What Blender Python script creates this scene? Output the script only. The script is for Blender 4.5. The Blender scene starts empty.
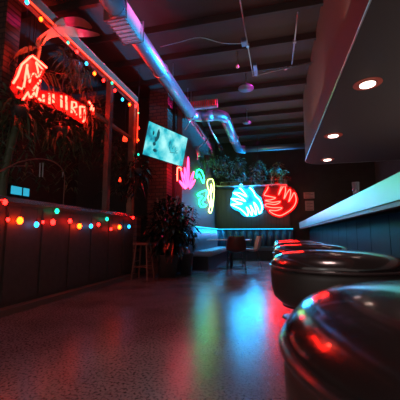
import bpy, bmesh, math, random
from mathutils import Vector, Matrix, Euler
PI = math.pi
S = bpy.context.scene
COL = S.collection

# ------------------------------------------------------------------ camera
f_px, CAM_H = 300.0, 0.88
PITCH = math.atan(35/300); YAW = math.atan(75/math.hypot(300, 35))
cam = bpy.data.cameras.new('camera'); cam.lens = 27; cam.sensor_width = 36; cam.clip_start = 0.02
cam_o = bpy.data.objects.new('camera', cam); COL.objects.link(cam_o)
cam_o.location = (0, 0, CAM_H); cam_o.rotation_euler = (PI/2 + PITCH, 0, YAW)
cam.dof.use_dof = True; cam.dof.focus_distance = 8.0; cam.dof.aperture_fstop = 7.0
S.camera = cam_o
_R = Euler((PI/2 + PITCH, 0, YAW)).to_matrix()

def at(x, y, X=None, Y=None, Z=None):
    """point of the real plane X=, Y= or Z= seen at photo position x, y (a measuring aid)"""
    d = _R @ Vector((x-200, 200-y, -f_px))
    t = X/d.x if X is not None else (Y/d.y if Y is not None else (Z-CAM_H)/d.z)
    return Vector((0, 0, CAM_H)) + d*t

# ------------------------------------------------------------------ materials
def mat(name, col=(.1, .1, .1), rough=.5, metal=0., emit=None, es=0., noise=None, bump=None, coat=0., spec=.5, trans=0.):
    m = bpy.data.materials.new(name); m.use_nodes = True
    nt = m.node_tree; b = nt.nodes['Principled BSDF']
    b.inputs['Base Color'].default_value = (*col, 1)
    b.inputs['Roughness'].default_value = rough
    b.inputs['Metallic'].default_value = metal
    b.inputs['Coat Weight'].default_value = coat
    b.inputs['Specular IOR Level'].default_value = spec
    b.inputs['Transmission Weight'].default_value = trans
    if emit:
        b.inputs['Emission Color'].default_value = (*emit, 1)
        b.inputs['Emission Strength'].default_value = es
    tc = nt.nodes.new('ShaderNodeTexCoord')
    if noise:                       # (scale, second colour, sharpness)
        n = nt.nodes.new('ShaderNodeTexNoise'); n.inputs['Scale'].default_value = noise[0]; n.inputs['Detail'].default_value = 6
        nt.links.new(tc.outputs['Object'], n.inputs['Vector'])
        r = nt.nodes.new('ShaderNodeValToRGB')
        k = noise[2] if len(noise) > 2 else .2
        r.color_ramp.elements[0].position = .5-k; r.color_ramp.elements[1].position = .5+k
        r.color_ramp.elements[0].color = (*col, 1); r.color_ramp.elements[1].color = (*noise[1], 1)
        nt.links.new(n.outputs['Fac'], r.inputs['Fac']); nt.links.new(r.outputs['Color'], b.inputs['Base Color'])
    if bump:                        # (scale, strength)
        n2 = nt.nodes.new('ShaderNodeTexNoise'); n2.inputs['Scale'].default_value = bump[0]; n2.inputs['Detail'].default_value = 4
        nt.links.new(tc.outputs['Object'], n2.inputs['Vector'])
        bp = nt.nodes.new('ShaderNodeBump'); bp.inputs['Strength'].default_value = bump[1]; bp.inputs['Distance'].default_value = .01
        nt.links.new(n2.outputs['Fac'], bp.inputs['Height']); nt.links.new(bp.outputs['Normal'], b.inputs['Normal'])
    return m

def brick_mat(name, c1, c2, mortar):
    m = mat(name, c1, .85); nt = m.node_tree; b = nt.nodes['Principled BSDF']
    tc = nt.nodes.new('ShaderNodeTexCoord'); mp = nt.nodes.new('ShaderNodeMapping')
    mp.inputs['Rotation'].default_value = (PI/2, 0, 0)
    br = nt.nodes.new('ShaderNodeTexBrick'); br.inputs['Scale'].default_value = 1
    br.inputs['Brick Width'].default_value = .2; br.inputs['Row Height'].default_value = .085; br.inputs['Mortar Size'].default_value = .012
    br.inputs['Color1'].default_value = (*c1, 1); br.inputs['Color2'].default_value = (*c2, 1); br.inputs['Mortar'].default_value = (*mortar, 1)
    nt.links.new(tc.outputs['Object'], mp.inputs['Vector']); nt.links.new(mp.outputs['Vector'], br.inputs['Vector'])
    nt.links.new(br.outputs['Color'], b.inputs['Base Color'])
    bp = nt.nodes.new('ShaderNodeBump'); bp.inputs['Strength'].default_value = .8; bp.inputs['Distance'].default_value = .02; bp.invert = True
    nt.links.new(br.outputs['Fac'], bp.inputs['Height']); nt.links.new(bp.outputs['Normal'], b.inputs['Normal'])
    return m

M = {}
M['ceiling'] = mat('ceiling_paint', (.060, .040, .034), .8, bump=(20, .2))
M['joist'] = mat('joist_timber', (.036, .026, .023), .7)
M['wall'] = mat('dark_wall', (.052, .040, .036), .8, noise=(3, (.040, .031, .028)), spec=.2)
M['panel'] = mat('vertical_panel', (.095, .075, .068), .6, spec=.25)
M['brick'] = brick_mat('painted_brick', (.13, .065, .05), (.08, .045, .035), (.04, .03, .028))
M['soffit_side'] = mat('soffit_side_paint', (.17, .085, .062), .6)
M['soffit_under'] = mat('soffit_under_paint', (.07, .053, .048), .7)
M['dark_wood'] = mat('dark_stained_wood', (.075, .056, .050), .5, noise=(12, (.10, .072, .062)))
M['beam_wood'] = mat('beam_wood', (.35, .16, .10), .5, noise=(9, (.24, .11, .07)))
M['blackmetal'] = mat('black_metal', (.03, .03, .034), .4, .6)
M['steel'] = mat('brushed_steel', (.72, .75, .78), .30, 1.0, bump=(200, .02))
M['band'] = mat('blue_green_metal', (.26, .66, .68), .42, .35, bump=(200, .02))  # cyan neon reflection is put into the metal colour
M['vinyl_x'] = None
M['back_blue'] = mat('blue_acrylic', (.06, .55, .95), .6)  # blue sign glow put into a panel colour
M['back_red'] = mat('red_acrylic', (.26, .004, .010), .6)  # red sign glow put into a panel colour
M['register_red'] = mat('red_register_paint', (.80, .07, .06), .45)  # red light on the louvres is put into their colour
M['conduit_dark'] = mat('dull_conduit', (.12, .17, .25), .4, .6)
M['galv'] = mat('galvanised_steel', (.62, .66, .70), .34, 1.0, bump=(30, .12))
M['rail_metal'] = mat('rail_metal', (.7, .66, .66), .24, 1.0)
M['vinyl'] = mat('black_vinyl', (.022, .015, .015), .20, bump=(60, .015), coat=.8, spec=1.0)
M['vinyl_side'] = mat('black_vinyl_side', (.045, .034, .031), .42)
M['copper'] = mat('copper_trim', (.62, .10, .06), .6)  # red-orange glow around the lens, as a surface colour
M['piping'] = mat('vinyl_piping', (.05, .03, .03), .22, coat=.5)
M['booth'] = mat('grey_booth_vinyl', (.16, .19, .22), .38)
M['booth_navy'] = mat('navy_booth_vinyl', (.05, .075, .11), .35)
M['booth_seat'] = mat('booth_seat_vinyl', (.30, .34, .36), .35)
M['bar_panel'] = mat('slate_blue_panel', (.022, .020, .032), .5, noise=(5, (.016, .015, .026)), spec=.12)
M['chair_shell'] = mat('oxblood_shell', (.07, .035, .03), .45)
M['chair_pale'] = mat('pale_pink_shell', (.62, .40, .36), .5)
M['tabletop'] = mat('pale_tabletop', (.75, .62, .60), .35)
M['leaf'] = mat('green_leaf', (.075, .10, .045), .45, noise=(8, (.04, .06, .03)))
M['leaf2'] = mat('banana_leaf', (.50, .20, .10), .35, noise=(5, (.36, .15, .07)))  # red sign light is put into the leaf colour
M['leaf3'] = mat('yellow_green_leaf', (.22, .20, .07), .5)
M['leaf_dark'] = mat('dark_leaf', (.018, .022, .016), .25, coat=.3)
M['soil'] = mat('soil', (.03, .02, .015), .9)
M['pot'] = mat('glazed_pot', (.05, .045, .045), .4)
M['pot_pale'] = mat('pale_planter', (.18, .19, .21), .5)
M['paper'] = mat('printed_paper', (.42, .25, .25), .7)
M['ink'] = mat('print_ink', (.10, .05, .06), .7)
M['frame'] = mat('frame_black', (.03, .025, .025), .5)
M['cable'] = mat('black_cable', (.03, .025, .025), .6)
M['conduit'] = mat('conduit_steel', (.45, .50, .56), .35, .9)
M['white_plastic'] = mat('white_plastic', (.75, .72, .70), .5)
M['glass'] = mat('drinking_glass', (.75, .88, .98), .05, trans=.8)
M['register'] = mat('register_paint', (.42, .34, .33), .45, .3)
M['stool_wood'] = mat('reddish_wood', (.22, .10, .07), .5, noise=(10, (.16, .07, .05)))
def em(name, col, s, base=(.02, .02, .02)): M[name] = mat(name, base, .4, emit=col, es=s)
em('neon_cyan', (.04, .50, 1.0), 52)
em('neon_red', (1.0, .014, .010), 38)
em('neon_pink', (1.0, .035, .16), 9)
em('neon_green', (.01, 1.0, .30), 16)
em('neon_yellow', (.60, .95, .16), 10)
em('neon_sign_red', (1.0, .012, .007), 60)
em('rope_red', (1.0, .030, .010), 4.5)
em('led_cyan', (.01, .45, .80), 4)
em('led_bar', (.10, .55, .75), 4.0)
em('bulb_red', (1.0, .008, .006), 17)
em('bulb_orange', (1.0, .040, .002), 22)
em('bulb_cyan', (.01, .34, .75), 7)
em('bulb_green', (.005, .8, .35), 3.5)
em('lens_warm', (1.0, .68, .58), 5)
em('pilot_screen', (.03, .42, .62), 1.0)

def floor_mat():
    m = mat('polished_concrete', (.16, .13, .15), .3); nt = m.node_tree; b = nt.nodes['Principled BSDF']
    tc = nt.nodes.new('ShaderNodeTexCoord')
    n = nt.nodes.new('ShaderNodeTexNoise'); n.inputs['Scale'].default_value = 55; n.inputs['Detail'].default_value = 8
    n2 = nt.nodes.new('ShaderNodeTexNoise'); n2.inputs['Scale'].default_value = 1.6; n2.inputs['Detail'].default_value = 5
    for q in (n, n2): nt.links.new(tc.outputs['Object'], q.inputs['Vector'])
    r = nt.nodes.new('ShaderNodeValToRGB'); r.color_ramp.elements[0].position = .36; r.color_ramp.elements[1].position = .52
    r.color_ramp.elements[0].color = (.035, .030, .034, 1); r.color_ramp.elements[1].color = (.24, .21, .22, 1)
    r2 = nt.nodes.new('ShaderNodeValToRGB'); r2.color_ramp.elements[0].position = .35; r2.color_ramp.elements[1].position = .65
    r2.color_ramp.elements[0].color = (.65, .65, .65, 1); r2.color_ramp.elements[1].color = (1, 1, 1, 1)
    mx = nt.nodes.new('ShaderNodeMix'); mx.data_type = 'RGBA'; mx.blend_type = 'MULTIPLY'; mx.inputs['Factor'].default_value = 1
    nt.links.new(n.outputs['Fac'], r.inputs['Fac']); nt.links.new(n2.outputs['Fac'], r2.inputs['Fac'])
    nt.links.new(r.outputs['Color'], mx.inputs['A']); nt.links.new(r2.outputs['Color'], mx.inputs['B'])
    nt.links.new(mx.outputs['Result'], b.inputs['Base Color'])
    rr = nt.nodes.new('ShaderNodeMapRange'); rr.inputs['To Min'].default_value = .19; rr.inputs['To Max'].default_value = .30
    nt.links.new(n2.outputs['Fac'], rr.inputs['Value']); nt.links.new(rr.outputs['Result'], b.inputs['Roughness'])
    bp = nt.nodes.new('ShaderNodeBump'); bp.inputs['Strength'].default_value = .25; bp.inputs['Distance'].default_value = .004
    nt.links.new(n.outputs['Fac'], bp.inputs['Height']); nt.links.new(bp.outputs['Normal'], b.inputs['Normal'])
    return m
M['floor'] = floor_mat()

def duct_mat():
    m = mat('spiral_duct', (.30, .43, .54), .38, .85); nt = m.node_tree; b = nt.nodes['Principled BSDF']  # neutral metal, with the cyan light mixed into its base colour
    tc = nt.nodes.new('ShaderNodeTexCoord'); w = nt.nodes.new('ShaderNodeTexWave'); w.inputs['Scale'].default_value = 2.6
    w.bands_direction = 'DIAGONAL'; w.wave_profile = 'SAW'
    nt.links.new(tc.outputs['Object'], w.inputs['Vector'])
    bp = nt.nodes.new('ShaderNodeBump'); bp.inputs['Strength'].default_value = .35; bp.inputs['Distance'].default_value = .01
    nt.links.new(w.outputs['Fac'], bp.inputs['Height']); nt.links.new(bp.outputs['Normal'], b.inputs['Normal'])
    return m
M['duct'] = duct_mat()

def screen_mat():
    m = mat('tv_picture', (.02, .02, .02), .3); nt = m.node_tree; b = nt.nodes['Principled BSDF']
    tc = nt.nodes.new('ShaderNodeTexCoord')
    n = nt.nodes.new('ShaderNodeTexNoise'); n.inputs['Scale'].default_value = 3.2; n.inputs['Detail'].default_value = 5
    nt.links.new(tc.outputs['Object'], n.inputs['Vector'])
    r = nt.nodes.new('ShaderNodeValToRGB'); e = r.color_ramp.elements
    e[0].position = .34; e[0].color = (.008, .16, .24, 1); e[1].position = .66; e[1].color = (.36, .78, .78, 1)
    x = e.new(.42); x.color = (.02, .42, .50, 1); x = e.new(.52); x.color = (.15, .58, .62, 1)
    nt.links.new(n.outputs['Fac'], r.inputs['Fac']); nt.links.new(r.outputs['Color'], b.inputs['Emission Color'])
    b.inputs['Emission Strength'].default_value = 1.35
    return m
M['tv'] = screen_mat()
em('tv_dark', (.01, .13, .17), .6)
em('tv_pale', (.75, 1, 1), .8)

# ------------------------------------------------------------------ helpers
def tagit(o, label=None, cat=None, group=None, kind=None):
    if label: o['label'] = label
    if cat: o['category'] = cat
    if group: o['group'] = group
    if kind: o['kind'] = kind
    return o

def thing(name, loc, label, cat, group=None, rz=0., kind=None):
    o = bpy.data.objects.new(name, None); COL.objects.link(o)
    o.empty_display_size = .1
    o.location = loc; o.rotation_euler = (0, 0, rz)
    return tagit(o, label, cat, group, kind)

def root_inv(p):
    while p.parent: p = p.parent
    return (Matrix.Translation(p.location) @ p.rotation_euler.to_matrix().to_4x4()).inverted()

def obj(name, bm, m, parent=None, smooth=False, local=False, base=None, label=None):
    """one mesh object; bm is in room coordinates unless local"""
    bmesh.ops.recalc_face_normals(bm, faces=bm.faces[:])
    me = bpy.data.meshes.new(name)
    o = bpy.data.objects.new(name, me); COL.objects.link(o)
    if parent is not None:
        o.parent = parent
        if not local: bm.transform(root_inv(parent))
    elif base is not None:
        bm.transform(Matrix.Translation(-Vector(base))); o.location = base
    bm.to_mesh(me); bm.free()
    me.materials.append(M[m] if isinstance(m, str) else m)
    if smooth:
        for p in me.polygons: p.use_smooth = True
    if label: o['label'] = label
    return o

def B(): return bmesh.new()

def box(bm, c, s, R=None, bev=0.):
    r = bmesh.ops.create_cube(bm, size=1, matrix=Matrix.Translation(Vector(c)) @ (R.to_4x4() if R is not None else Matrix()) @ Matrix.Diagonal((*s, 1)))
    if bev:
        es = list({e for v in r['verts'] for e in v.link_edges})
        bmesh.ops.bevel(bm, geom=es, offset=bev, segments=2, affect='EDGES', clamp_overlap=True)
    return bm

def box2(bm, a, b, bev=0.):
    a, b = Vector(a), Vector(b)
    return box(bm, (a+b)/2, [abs(x) for x in (b-a)], bev=bev)

def frame_of(d):
    d = d.normalized(); up = Vector((0, 0, 1)) if abs(d.z) < .95 else Vector((0, 1, 0))
    s = d.cross(up).normalized(); return s, s.cross(d).normalized()

def tube(bm, pts, r, n=8, closed=False, caps=True):
    pts = [Vector(p) for p in pts]; N = len(pts)
    rs = r if isinstance(r, (list, tuple)) else [r]*N
    rings = []; s = None
    for i, p in enumerate(pts):
        if closed: d = (pts[(i+1) % N]-pts[i-1])
        else: d = pts[min(i+1, N-1)]-pts[max(i-1, 0)]
        if d.length < 1e-9: d = Vector((0, 0, 1))
        d.normalize()
        if s is None: s, u = frame_of(d)
        else:
            s = s - d*s.dot(d)
            s = s.normalized() if s.length > 1e-5 else frame_of(d)[0]
            u = s.cross(d).normalized()
        rings.append([bm.verts.new(p + (s*math.cos(a)+u*math.sin(a))*rs[i]) for a in [2*PI*k/n for k in range(n)]])
    for i in range(N if closed else N-1):
        a, b = rings[i], rings[(i+1) % N]
        for k in range(n): bm.faces.new((a[k], a[(k+1) % n], b[(k+1) % n], b[k]))
    if caps and not closed:
        bm.faces.new(rings[0][::-1]); bm.faces.new(rings[-1])
    return bm

def cyl(bm, a, b, r, r2=None, n=20):
    return tube(bm, [a, b], [r, r if r2 is None else r2], n)

def lathe(bm, c, prof, n=40):
    c = Vector(c); rings = []
    for r, z in prof:
        if r < 1e-5: rings.append([bm.verts.new(c+Vector((0, 0, z)))])
        else: rings.append([bm.verts.new(c+Vector((r*math.cos(2*PI*k/n), r*math.sin(2*PI*k/n), z))) for k in range(n)])
    for a, b in zip(rings, rings[1:]):
        for k in range(n):
            if len(a) == 1 and len(b) == 1: continue
            if len(a) == 1: bm.faces.new((a[0], b[k], b[(k+1) % n]))
            elif len(b) == 1: bm.faces.new((a[k], a[(k+1) % n], b[0]))
            else: bm.faces.new((a[k], a[(k+1) % n], b[(k+1) % n], b[k]))
    if len(rings[0]) > 1: bm.faces.new(rings[0][::-1])
    if len(rings[-1]) > 1: bm.faces.new(rings[-1])
    return bm

def ball(bm, c, r, sz=1., seg=10):
    bmesh.ops.create_uvsphere(bm, u_segments=seg, v_segments=max(6, seg-2), radius=r, matrix=Matrix.Translation(Vector(c)) @ Matrix.Diagonal((1, 1, sz, 1)))
    return bm

def smooth_path(pts, k=4, closed=False):
    pts = [Vector(p) for p in pts]; N = len(pts); out = []
    for i in range(N if closed else N-1):
        g = (lambda j: pts[j % N]) if closed else (lambda j: pts[max(0, min(N-1, j))])
        p0, p1, p2, p3 = g(i-1), g(i), g(i+1), g(i+2)
        for j in range(k):
            t = j/k
            out.append(.5*((2*p1)+(p2-p0)*t+(2*p0-5*p1+4*p2-p3)*t*t+(3*p1-p0-3*p2+p3)*t**3))
    if not closed: out.append(pts[-1])
    return out

def leaf(bm, p, d, L, w, droop=.3, seg=4, up=None):
    """curved blade with a folded midrib, starting at p along d"""
    d = Vector(d).normalized(); s, u = frame_of(d)
    if up is not None: u = Vector(up).normalized(); s = d.cross(u).normalized()
    prev = None
    for i in range(seg+1):
        t = i/seg
        ww = w*math.sin(PI*min(.985, t*.93+.05))**.8
        c = Vector(p)+d*(L*t)-Vector((0, 0, 1))*(droop*L*t*t)
        l, m_, r = bm.verts.new(c-s*ww/2+u*ww*.12), bm.verts.new(c), bm.verts.new(c+s*ww/2+u*ww*.12)
        if prev:
            bm.faces.new((prev[0], prev[1], m_, l)); bm.faces.new((prev[1], prev[2], r, m_))
        prev = (l, m_, r)
    return bm

def bush(bm, c, R, n, L, w, rng, droop=.4, lim=None):
    """many small curved leaves through an ellipsoid"""
    for _ in range(n):
        while True:
            v = Vector((rng.uniform(-1, 1), rng.uniform(-1, 1), rng.uniform(-1, 1)))
            if v.length < 1: break
        p = Vector(c)+Vector((v.x*R[0], v.y*R[1], v.z*R[2]))
        d = (v.normalized()*.8+Vector((rng.gauss(0, .5), rng.gauss(0, .5), rng.gauss(.1, .4))))
        leaf(bm, p, d, L*rng.uniform(.6, 1.3), w*rng.uniform(.7, 1.2), droop, 3)
    return bm

# ------------------------------------------------------------------ the setting
CZ = 4.45          # ceiling
YB = 11.3          # rear wall
XL, XR = -2.2, 3.4 # rear left wall, right wall
def struct(name, bm, m, **k): return tagit(obj(name, bm, m, **k), kind='structure')
struct('floor', box2(B(), (-5.2, -1.5, -.12), (XR+.1, YB+.2, 0)), 'floor')
struct('ceiling', box2(B(), (-5.2, -1.5, CZ), (XR+.1, YB+.2, CZ+.12)), 'ceiling')
struct('wall_rear', box2(B(), (XL-.15, YB, 0), (XR+.1, YB+.15, CZ)), 'wall')
struct('wall_rear_left', box2(B(), (XL-.15, 7.0, 0), (XL, YB, CZ)), 'panel')
struct('wall_left_return', box2(B(), (-5.2, 6.9, 0), (XL-.15, 7.05, CZ)), 'wall')
struct('wall_left', box2(B(), (-5.3, -1.5, 0), (-5.1, 7.0, CZ)), 'wall')
struct('wall_right', box2(B(), (XR, 6.0, 0), (XR+.12, YB, CZ)), 'wall')
# vertical boards behind the two round signs
bm = B()
x = XL+.02; rng = random.Random(3)
while x < .55:
    w = rng.choice((.11, .15, .19)); w = min(w, .56-x)
    box2(bm, (x, YB-.022-rng.uniform(0, .012), 1.12), (x+w-.012, YB, 2.62)); x += w
struct('wall_rear_boards', bm, 'panel')
# ceiling joists, one each
k = 0
for y in [1.2+.82*i for i in range(12)]:
    k += 1
    struct('trim_%d' % k, box2(B(), (-5.1, y-.03, CZ-.12), (XR, y+.03, CZ)), 'joist')

# brick columns
struct('wall_column_near', box2(B(), (-3.97, 3.27, 0), (-3.75, 3.52, CZ)), 'brick')
struct('wall_column_far', box2(B(), (-2.90, 6.52, 0), (-2.42, 6.9, CZ)), 'brick')

# soffit over the bar: rounded far-left corner
SZ, ST = 2.75, 3.95
def soffit_outline(x0, y1, r, x1, y0, n=8):
    p = [(x1, y0), (x0, y0)]
    for i in range(n+1):
        a = PI - (PI/2)*i/n
        p.append((x0+r+r*math.cos(a), y1-r+r*math.sin(a)))
    p.append((x1, y1)); return p
so = soffit_outline(.80, 8.35, .5, XR, -1.5)
bm = B()
lo = [bm.verts.new((a, b, SZ+.02)) for a, b in so]; hi = [bm.verts.new((a, b, CZ)) for a, b in so]
for i in range(len(so)):
    j = (i+1) % len(so); bm.faces.new((lo[i], lo[j], hi[j], hi[i]))
bm.faces.new(hi)
bm.faces.new(lo[::-1])
struct('ceiling_soffit', bm, 'soffit_side')
bm = B()
a0 = [bm.verts.new((a+.0, b, SZ)) for a, b in so]; a1 = [bm.verts.new((a, b, SZ+.02)) for a, b in so]
for i in range(len(so)):
    j = (i+1) % len(so); bm.faces.new((a0[i], a0[j], a1[j], a1[i]))
bm.faces.new(a0); bm.faces.new(a1)
struct('ceiling_soffit_underside', bm, 'soffit_under')
bm = B(); tube(bm, [(a, b, SZ+.008) for a, b in so[1:-1]] + [(XR, 8.35, SZ+.008)], .011, 6)
struct('trim_22', bm, 'steel')

# ------------------------------------------------------------------ recessed downlights
dl = [(1.17, 3.94, 'nearest and largest'), (1.12, 5.94, 'middle'), (1.32, 7.86, 'farthest and smallest')]
for i, (x, y, w) in enumerate(dl):
    t = thing('downlight', (x, y, SZ), 'round warm downlight in the soffit over the bar, %s of the three' % w, 'ceiling light', 'downlights in the soffit over the bar')
    obj('trim_ring', tube(B(), [(x+.098*math.cos(2*PI*k/28), y+.098*math.sin(2*PI*k/28), SZ-.004) for k in range(28)], .008, 6, True), 'soffit_side', t, True)
    obj('trim_plate', lathe(B(), (x, y, SZ), [(.10, -.001), (.165, -.001), (.165, -.004), (.10, -.004)], 32), 'copper', t, label='copper-coloured trim plate')  # added plate standing in for the halo around the lens
    obj('lens', lathe(B(), (x, y, SZ), [(.088, 0), (.088, -.022), (.07, -.028), (0, -.03)], 28), 'lens_warm', t, True)
    L = bpy.data.lights.new('downlight_lamp', 'SPOT'); L.energy = 16; L.color = (1, .58, .50); L.spot_size = 1.9; L.spot_blend = .8; L.shadow_soft_size = .08
    lo_ = bpy.data.objects.new('downlight_lamp', L); COL.objects.link(lo_); lo_.location = (x, y, SZ-.05)

# ------------------------------------------------------------------ bar counter
t = thing('bar_counter', (1.1, 6.0, 0), 'long bar counter with a glowing blue-green metal edge and slate panelled front', 'bar counter')
obj('countertop', box2(B(), (.86, -1.2, 1.27), (1.62, 11.2, 1.31)), 'dark_wood', t)
obj('edge_band', box2(B(), (.845, -1.2, 1.125), (.86, 11.2, 1.312)), 'band', t, label='wide brushed metal edge band')
obj('lip', box2(B(), (.86, -1.2, 1.085), (.93, 11.18, 1.125)), 'stool_wood', t)
obj('front', box2(B(), (1.12, -1.1, 0), (1.5, 10.5, 1.27)), 'blackmetal', t)
y = -1.0
while y < 10.3:
    y1 = min(y+.62, 10.48)
    obj('panel', box2(B(), (1.10, y+.008, .12), (1.12, y1-.008, 1.08)), 'bar_panel', t)
    y = y1
obj('kick_plate', box2(B(), (1.11, -1.0, 0), (1.12, 10.48, .10)), 'blackmetal', t)
g = thing('drinking_glass', (.91, 3.6, 1.312), 'small clear blue-lit drinking glass standing on the bar counter', 'glass')
gp = at(356, 190, X=.91); g.location = (.91, gp.y, 1.313)
bm = lathe(B(), g.location, [(.0, .002), (.030, .0), (.040, .165), (.037, .165), (.024, .012), (0, .012)], 20)
obj('tumbler', bm, 'glass', g, True)
obj('drink', lathe(B(), g.location, [(0, .0125), (.0245, .0125), (.034, .14), (0, .14)], 20), mat('pale_blue_drink', (.55, .8, .95), .2), g, True)

# ------------------------------------------------------------------ bar stools
def make_stool(x, y, label):
    t = thing('bar_stool', (x, y, 0), label, 'bar stool', 'round bar stools along the counter')
    ST_ = .823
    prof = [(0, ST_+.004), (.06, ST_+.0035), (.11, ST_+.001), (.15, ST_-.0035), (.178, ST_-.009), (.197, ST_-.017), (.207, ST_-.026), (.216, ST_-.037), (.2195, ST_-.046), (.217, ST_-.050)]
    obj('seat_cushion', lathe(B(), (x, y, 0), [(a, b) for a, b in prof]+[(0, ST_-.049)], 64), 'vinyl', t, True)
    obj('piping', tube(B(), [(x+.2185*math.cos(2*PI*k/64), y+.2185*math.sin(2*PI*k/64), ST_-.052) for k in range(64)], .0055, 8, True), 'piping', t, True)
    obj('seat_band', lathe(B(), (x, y, 0), [(0, ST_-.054), (.215, ST_-.054), (.219, ST_-.075), (.217, ST_-.125), (.209, ST_-.155), (.190, ST_-.172), (.15, ST_-.18), (0, ST_-.18)], 64), 'vinyl_side', t, True)
    obj('column', lathe(B(), (x, y, 0), [(.045, ST_-.18), (.045, ST_-.20), (.028, ST_-.21), (.028, .03)], 24), 'blackmetal', t, True)
    obj('base', lathe(B(), (x, y, 0), [(0, .03), (.04, .03), (.13, .014), (.155, .004), (.155, 0), (0, 0)], 40), 'blackmetal', t, True)
    r = obj('foot_ring', tube(B(), [(x+.15*math.cos(2*PI*k/32), y+.15*math.sin(2*PI*k/32), .30) for k in range(32)], .010, 8, True), 'blackmetal', t, True)
    bm = B()
    for a in (0, 2*PI/3, 4*PI/3): cyl(bm, (x+.02*math.cos(a), y+.02*math.sin(a), .30), (x+.15*math.cos(a), y+.15*math.sin(a), .30), .007, n=8)
    obj('spokes', bm, 'blackmetal', r, True)
    return t
stl = ['round black vinyl bar stool filling the lower right corner, nearest the viewer',
       'round black vinyl bar stool directly behind the nearest one',
       'round black vinyl bar stool third in the row, glowing orange and blue on top',
       'round black vinyl bar stool fourth in the row along the bar',
       'round black vinyl bar stool at the far end of the row']
s0 = make_stool(.224, .335, stl[0])
for i, (x, y) in enumerate([(.20, 1.15), (.205, 1.93), (.205, 2.72), (.205, 3.5)]):
    c = s0.copy(); COL.objects.link(c); c.location = (x, y, 0); c['label'] = stl[i+1]
    for ch in list(s0.children):
        d = ch.copy(); COL.objects.link(d); d.parent = c
        for gch in ch.children:
            e = gch.copy(); COL.objects.link(e); e.parent = d

# ------------------------------------------------------------------ neon signs
def neon(name, planes, strokes, m, r, label, cat='neon sign', closed=True, off=None, mounts=True):
    P = [[at(a, b, **planes) + off for a, b in st] for st in strokes]
    c = sum((p for st in P for p in st), Vector())/sum(len(s) for s in P)
    t = thing(name, c - off, label, cat)
    for st, P_ in zip(strokes, P):
        obj('tube', tube(B(), smooth_path(P_, 4, closed), r, 8, closed), m, t, True)
    bm = B()
    if mounts:
        for P_ in P:
            for q in P_[::max(1, len(P_)//3)]: obj('standoff', cyl(B(), q, q-off*.98, .006, n=6), 'blackmetal', t)
    return t
def hull(pts):
    pts = sorted(set(pts)); 
    def half(P):
        h = []
        for p in P:
            while len(h) > 1 and (h[-1][0]-h[-2][0])*(p[1]-h[-2][1])-(h[-1][1]-h[-2][1])*(p[0]-h[-2][0]) <= 0: h.pop()
            h.append(p)
        return h[:-1]
    return half(pts)+half(pts[::-1])
def backing(t, pts, grow, m):  # added panel that carries the coloured halo of a neon sign
    h = hull(pts); cx = (min(p[0] for p in h)+max(p[0] for p in h))/2; cy_ = (min(p[1] for p in h)+max(p[1] for p in h))/2; q = []
    for k in range(36):
        a = -2*PI*k/36; ux, uy = math.cos(a), math.sin(a)
        rr = .95*max((p[0]-cx)*ux+(p[1]-cy_)*uy for p in h)+grow
        q.append(at(cx+ux*rr, cy_+uy*rr, Y=YB-.05))
    bm = B()
    f = [bm.verts.new(p) for p in q]; g_ = [bm.verts.new(p+Vector((0, .012, 0))) for p in q]
    for i in range(len(f)): j = (i+1) % len(f); bm.faces.new((f[i], f[j], g_[j], g_[i]))
    bm.faces.new(f); bm.faces.new(g_); obj('backing', bm, m, t)
def zm(pts, ox, oy, s): return [(ox+a/s, oy+b/s) for a, b in pts]
red = zm([(85,68),(130,66),(195,57),(182,110),(168,155),(195,105),(222,70),(232,115),(218,190),(245,140),(272,105),(277,150),(260,218),(290,170),(310,135),(328,190),(318,240),(285,285),(235,320),(180,343),(120,325),(85,295),(150,297),(200,272),(110,270),(52,255),(62,235),(140,242),(185,215),(110,222),(48,205),(95,200),(142,182),(80,168),(38,155),(65,110)], 260, 178, 9.09)
t = neon('neon_sign', dict(Y=YB-.03), [red], 'neon_red', .016, 'round red neon sign of jagged clawed leaf outline on the rear wall', off=Vector((0, -.048, 0)))
backing(t, red, 3.2, 'back_red')
cy = zm([(90,75),(150,62),(200,90),(235,130),(250,165),(285,200),(308,250),(305,300),(285,320),(270,270),(235,222),(252,280),(255,335),(230,290),(203,250),(220,300),(218,342),(195,300),(168,265),(185,310),(178,345),(150,315),(115,285),(75,265),(30,242),(90,240),(130,236),(80,218),(35,190),(100,195),(160,212),(110,172),(52,137),(110,140),(172,172),(130,112)], 228, 178, 9.1)
t = neon('neon_sign', dict(Y=YB-.03), [cy], 'neon_cyan', .021, 'round pale blue neon sign of clawed leaf outline on the rear wall', off=Vector((0, -.048, 0)))
backing(t, cy, 1.6, 'back_blue')
offl = Vector((.06, 0, 0))
def loop(base, tip, w):
    bx, by = base; tx, ty = tip; dx, dy = tx-bx, ty-by; l = math.hypot(dx, dy); nx, ny = -dy/l*w, dx/l*w
    return [(bx, by), (bx+dx*.45+nx, by+dy*.45+ny), (tx, ty), (bx+dx*.45-nx, by+dy*.45-ny)]
pk = [loop((185.6, 187), (186, 157.5), .9), loop((184.5, 187), (182.3, 168), .9), loop((184, 188), (179, 172), 1.0), loop((187, 187), (191.5, 172), .9), loop((187.5, 188.5), (193, 180), .8), loop((183, 188.5), (177, 181), .8)]
neon('neon_sign', dict(X=XL), pk, 'neon_pink', .016, 'tall pink neon sign shaped like a pointed fan leaf below the television', off=offl)
neon('neon_sign', dict(X=XL), [[(174.8, 181), (175, 168.5), (178.5, 168.5), (178.5, 171)]], 'neon_sign_red', .016, 'small red neon bar sign beside the pink leaf sign', closed=False, off=offl)
gr = [zm([(30,85),(45,65),(65,75),(82,120),(76,155),(62,128),(46,98),(34,118)], 190, 160, 6.67), zm([(36,235),(60,215),(98,205),(92,250),(70,285),(98,305),(60,310),(48,270),(70,245)], 190, 160, 6.67)]
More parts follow.
